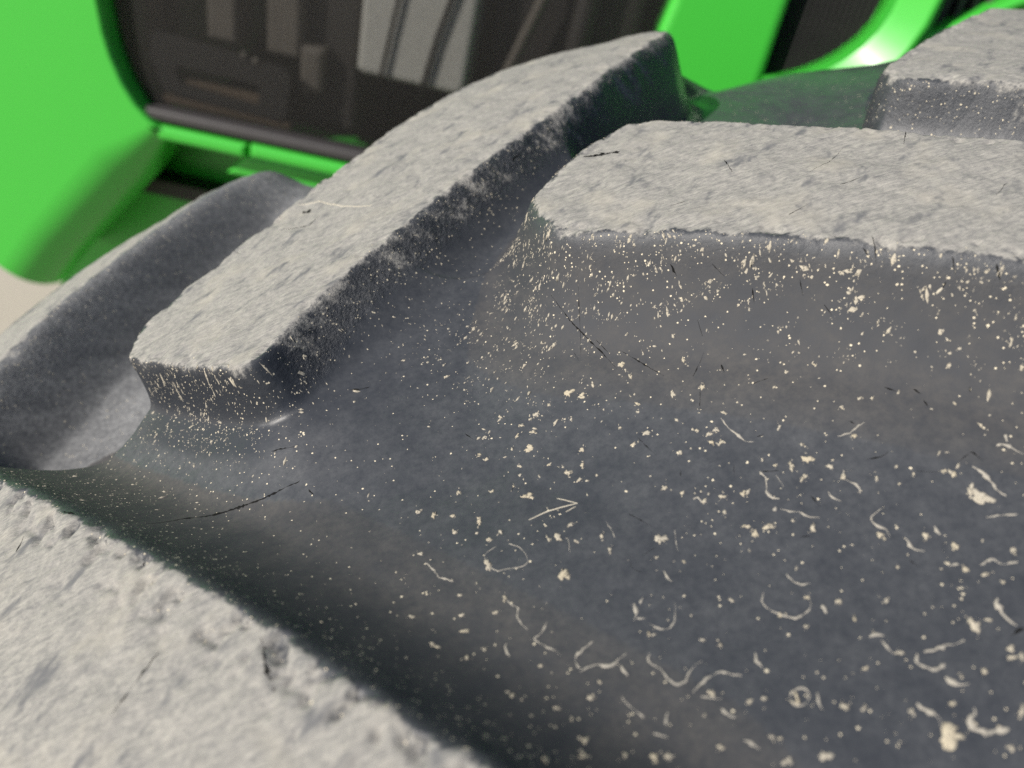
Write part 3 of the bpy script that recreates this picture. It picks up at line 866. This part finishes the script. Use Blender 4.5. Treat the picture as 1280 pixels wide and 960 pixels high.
# rear: dark opening over a slanted green bar
rearg = slab('rear_grille', rect(.303, .60, -.30, TOP), .030, .036, BLACK, 0)
for i in range(8):
    slab('rear_slat', rect(.310 + i * .012, .315 + i * .012, -.25, TOP), .016, .029, DARKM, .001, rearg, 1)
slab('slanted_bar', [(.300, -.072), (.300, -.060), (.365, -.014), (.60, .13), (.60, .11), (.365, -.026)], -.004, .03, GREEN, .004)
slab('rear_panel', [(.3025, -.62), (.3025, -.074), (.365, -.0285), (.60, .107), (1.4, .12), (1.4, -.62)], .004, .05, GREEN, .004)  # unseen lower part also lengthened for the green reflection
# hood top and far closing wall so that light behaves as under a real bonnet
slab('bonnet_top', rect(-1.6, 1.4, TOP, TOP + .02), -.004, .75, GREEN, .012, seg=3)
slab('engine_bulkhead', rect(-1.25, .75, -.42, TOP), .42, .44, DARKM, 0)
slab('engine_floor', rect(-.70, .75, -.44, -.42), .12, .42, DARKM, 0)

# engine parts seen through the screen
br = slab('bracket_plate', [(-.452, -.217), (-.444, -.212), (-.304, -.222), (-.300, -.228), (-.303, -.270), (-.312, -.277), (-.425, -.274), (-.437, -.266), (-.452, -.24)], .0270, .0276, BLACK, 0)
def frame_plate(name, outer, inner, c0, c1, mat):
    n = len(outer)
    v = [hw(a, b, c0) for a, b in outer] + [hw(a, b, c0) for a, b in inner] + [hw(a, b, c1) for a, b in outer] + [hw(a, b, c1) for a, b in inner]
    f = []
    for i in range(n):
        j = (i + 1) % n
        f += [(i, j, n + j, n + i), (2 * n + j, 2 * n + i, 3 * n + i, 3 * n + j), (j, i, 2 * n + i, 2 * n + j), (n + i, n + j, 3 * n + j, 3 * n + i)]
    me = bpy.data.meshes.new(name)
    me.from_pydata(v, [], f)
    return link(name, me, mat, hood)
bpy.data.objects.remove(br, do_unlink=True)
frame_plate('bracket_plate', [(-.452, -.240), (-.450, -.216), (-.442, -.211), (-.306, -.221), (-.300, -.228), (-.303, -.270), (-.312, -.277), (-.440, -.272)],
            [(-.426, -.250), (-.425, -.244), (-.420, -.242), (-.338, -.2435), (-.333, -.248), (-.334, -.263), (-.340, -.266), (-.420, -.260)], .0265, .034, BLACK)
slab('coolant_tank', [(-.232, -.207), (-.225, -.211), (-.122, -.212), (-.116, -.205), (-.108, .05), (-.225, .05)], .035, .11, PALE, .006, seg=3)
for a0, a1, b0, c0, mt in [(-.400, -.368, -.213, .05, GREYM), (-.333, -.297, -.213, .045, GREYM), (-.475, -.455, -.28, .06, BROWN)]:
    slab('engine_rib', rect(a0, a1, b0, .30), c0, c0 + .04, mt, .004)
slab('engine_block', rect(-.300, -.238, -.285, .20), .065, .16, DARKM, .006)
slab('filter_housing', rect(-.297, -.271, -.244, -.198), .045, .062, GREYM, .006)
slab('engine_block', rect(-.10, .05, -.285, .20), .07, .20, DARKM, .008)
slab('drip_ledge', rect(-.452, -.30, -.286, -.277), .030, .05, BROWN, .002)
slab('drip_ledge', rect(-.43, -.33, -.268, -.257), .032, .05, BROWN, .002)
tube('hose', [hw(-.205, -.215, .030), hw(-.197, -.16, .030), hw(-.186, -.09, .030), hw(-.16, .1, .030)], .0022, BLACK)
tube('hose', [hw(-.162, -.225, .030), hw(-.150, -.16, .030), hw(-.132, -.09, .030), hw(-.10, .1, .030)], .0026, BLACK)
tube('hose', [hw(-.09, -.26, .045), hw(-.075, -.18, .045), hw(-.05, -.10, .045), hw(-.04, .1, .045)], .006, GREYM)
tube('pipe', [hw(-.02, -.28, .055), hw(-.01, -.15, .055), hw(.0, .1, .055)], .012, DARKM)
for a, b in ((-.349, -.216), (-.336, -.219)):
    tube('bolt', [hw(a, b, .024), hw(a, b, .0263)], .0035, GREYM)
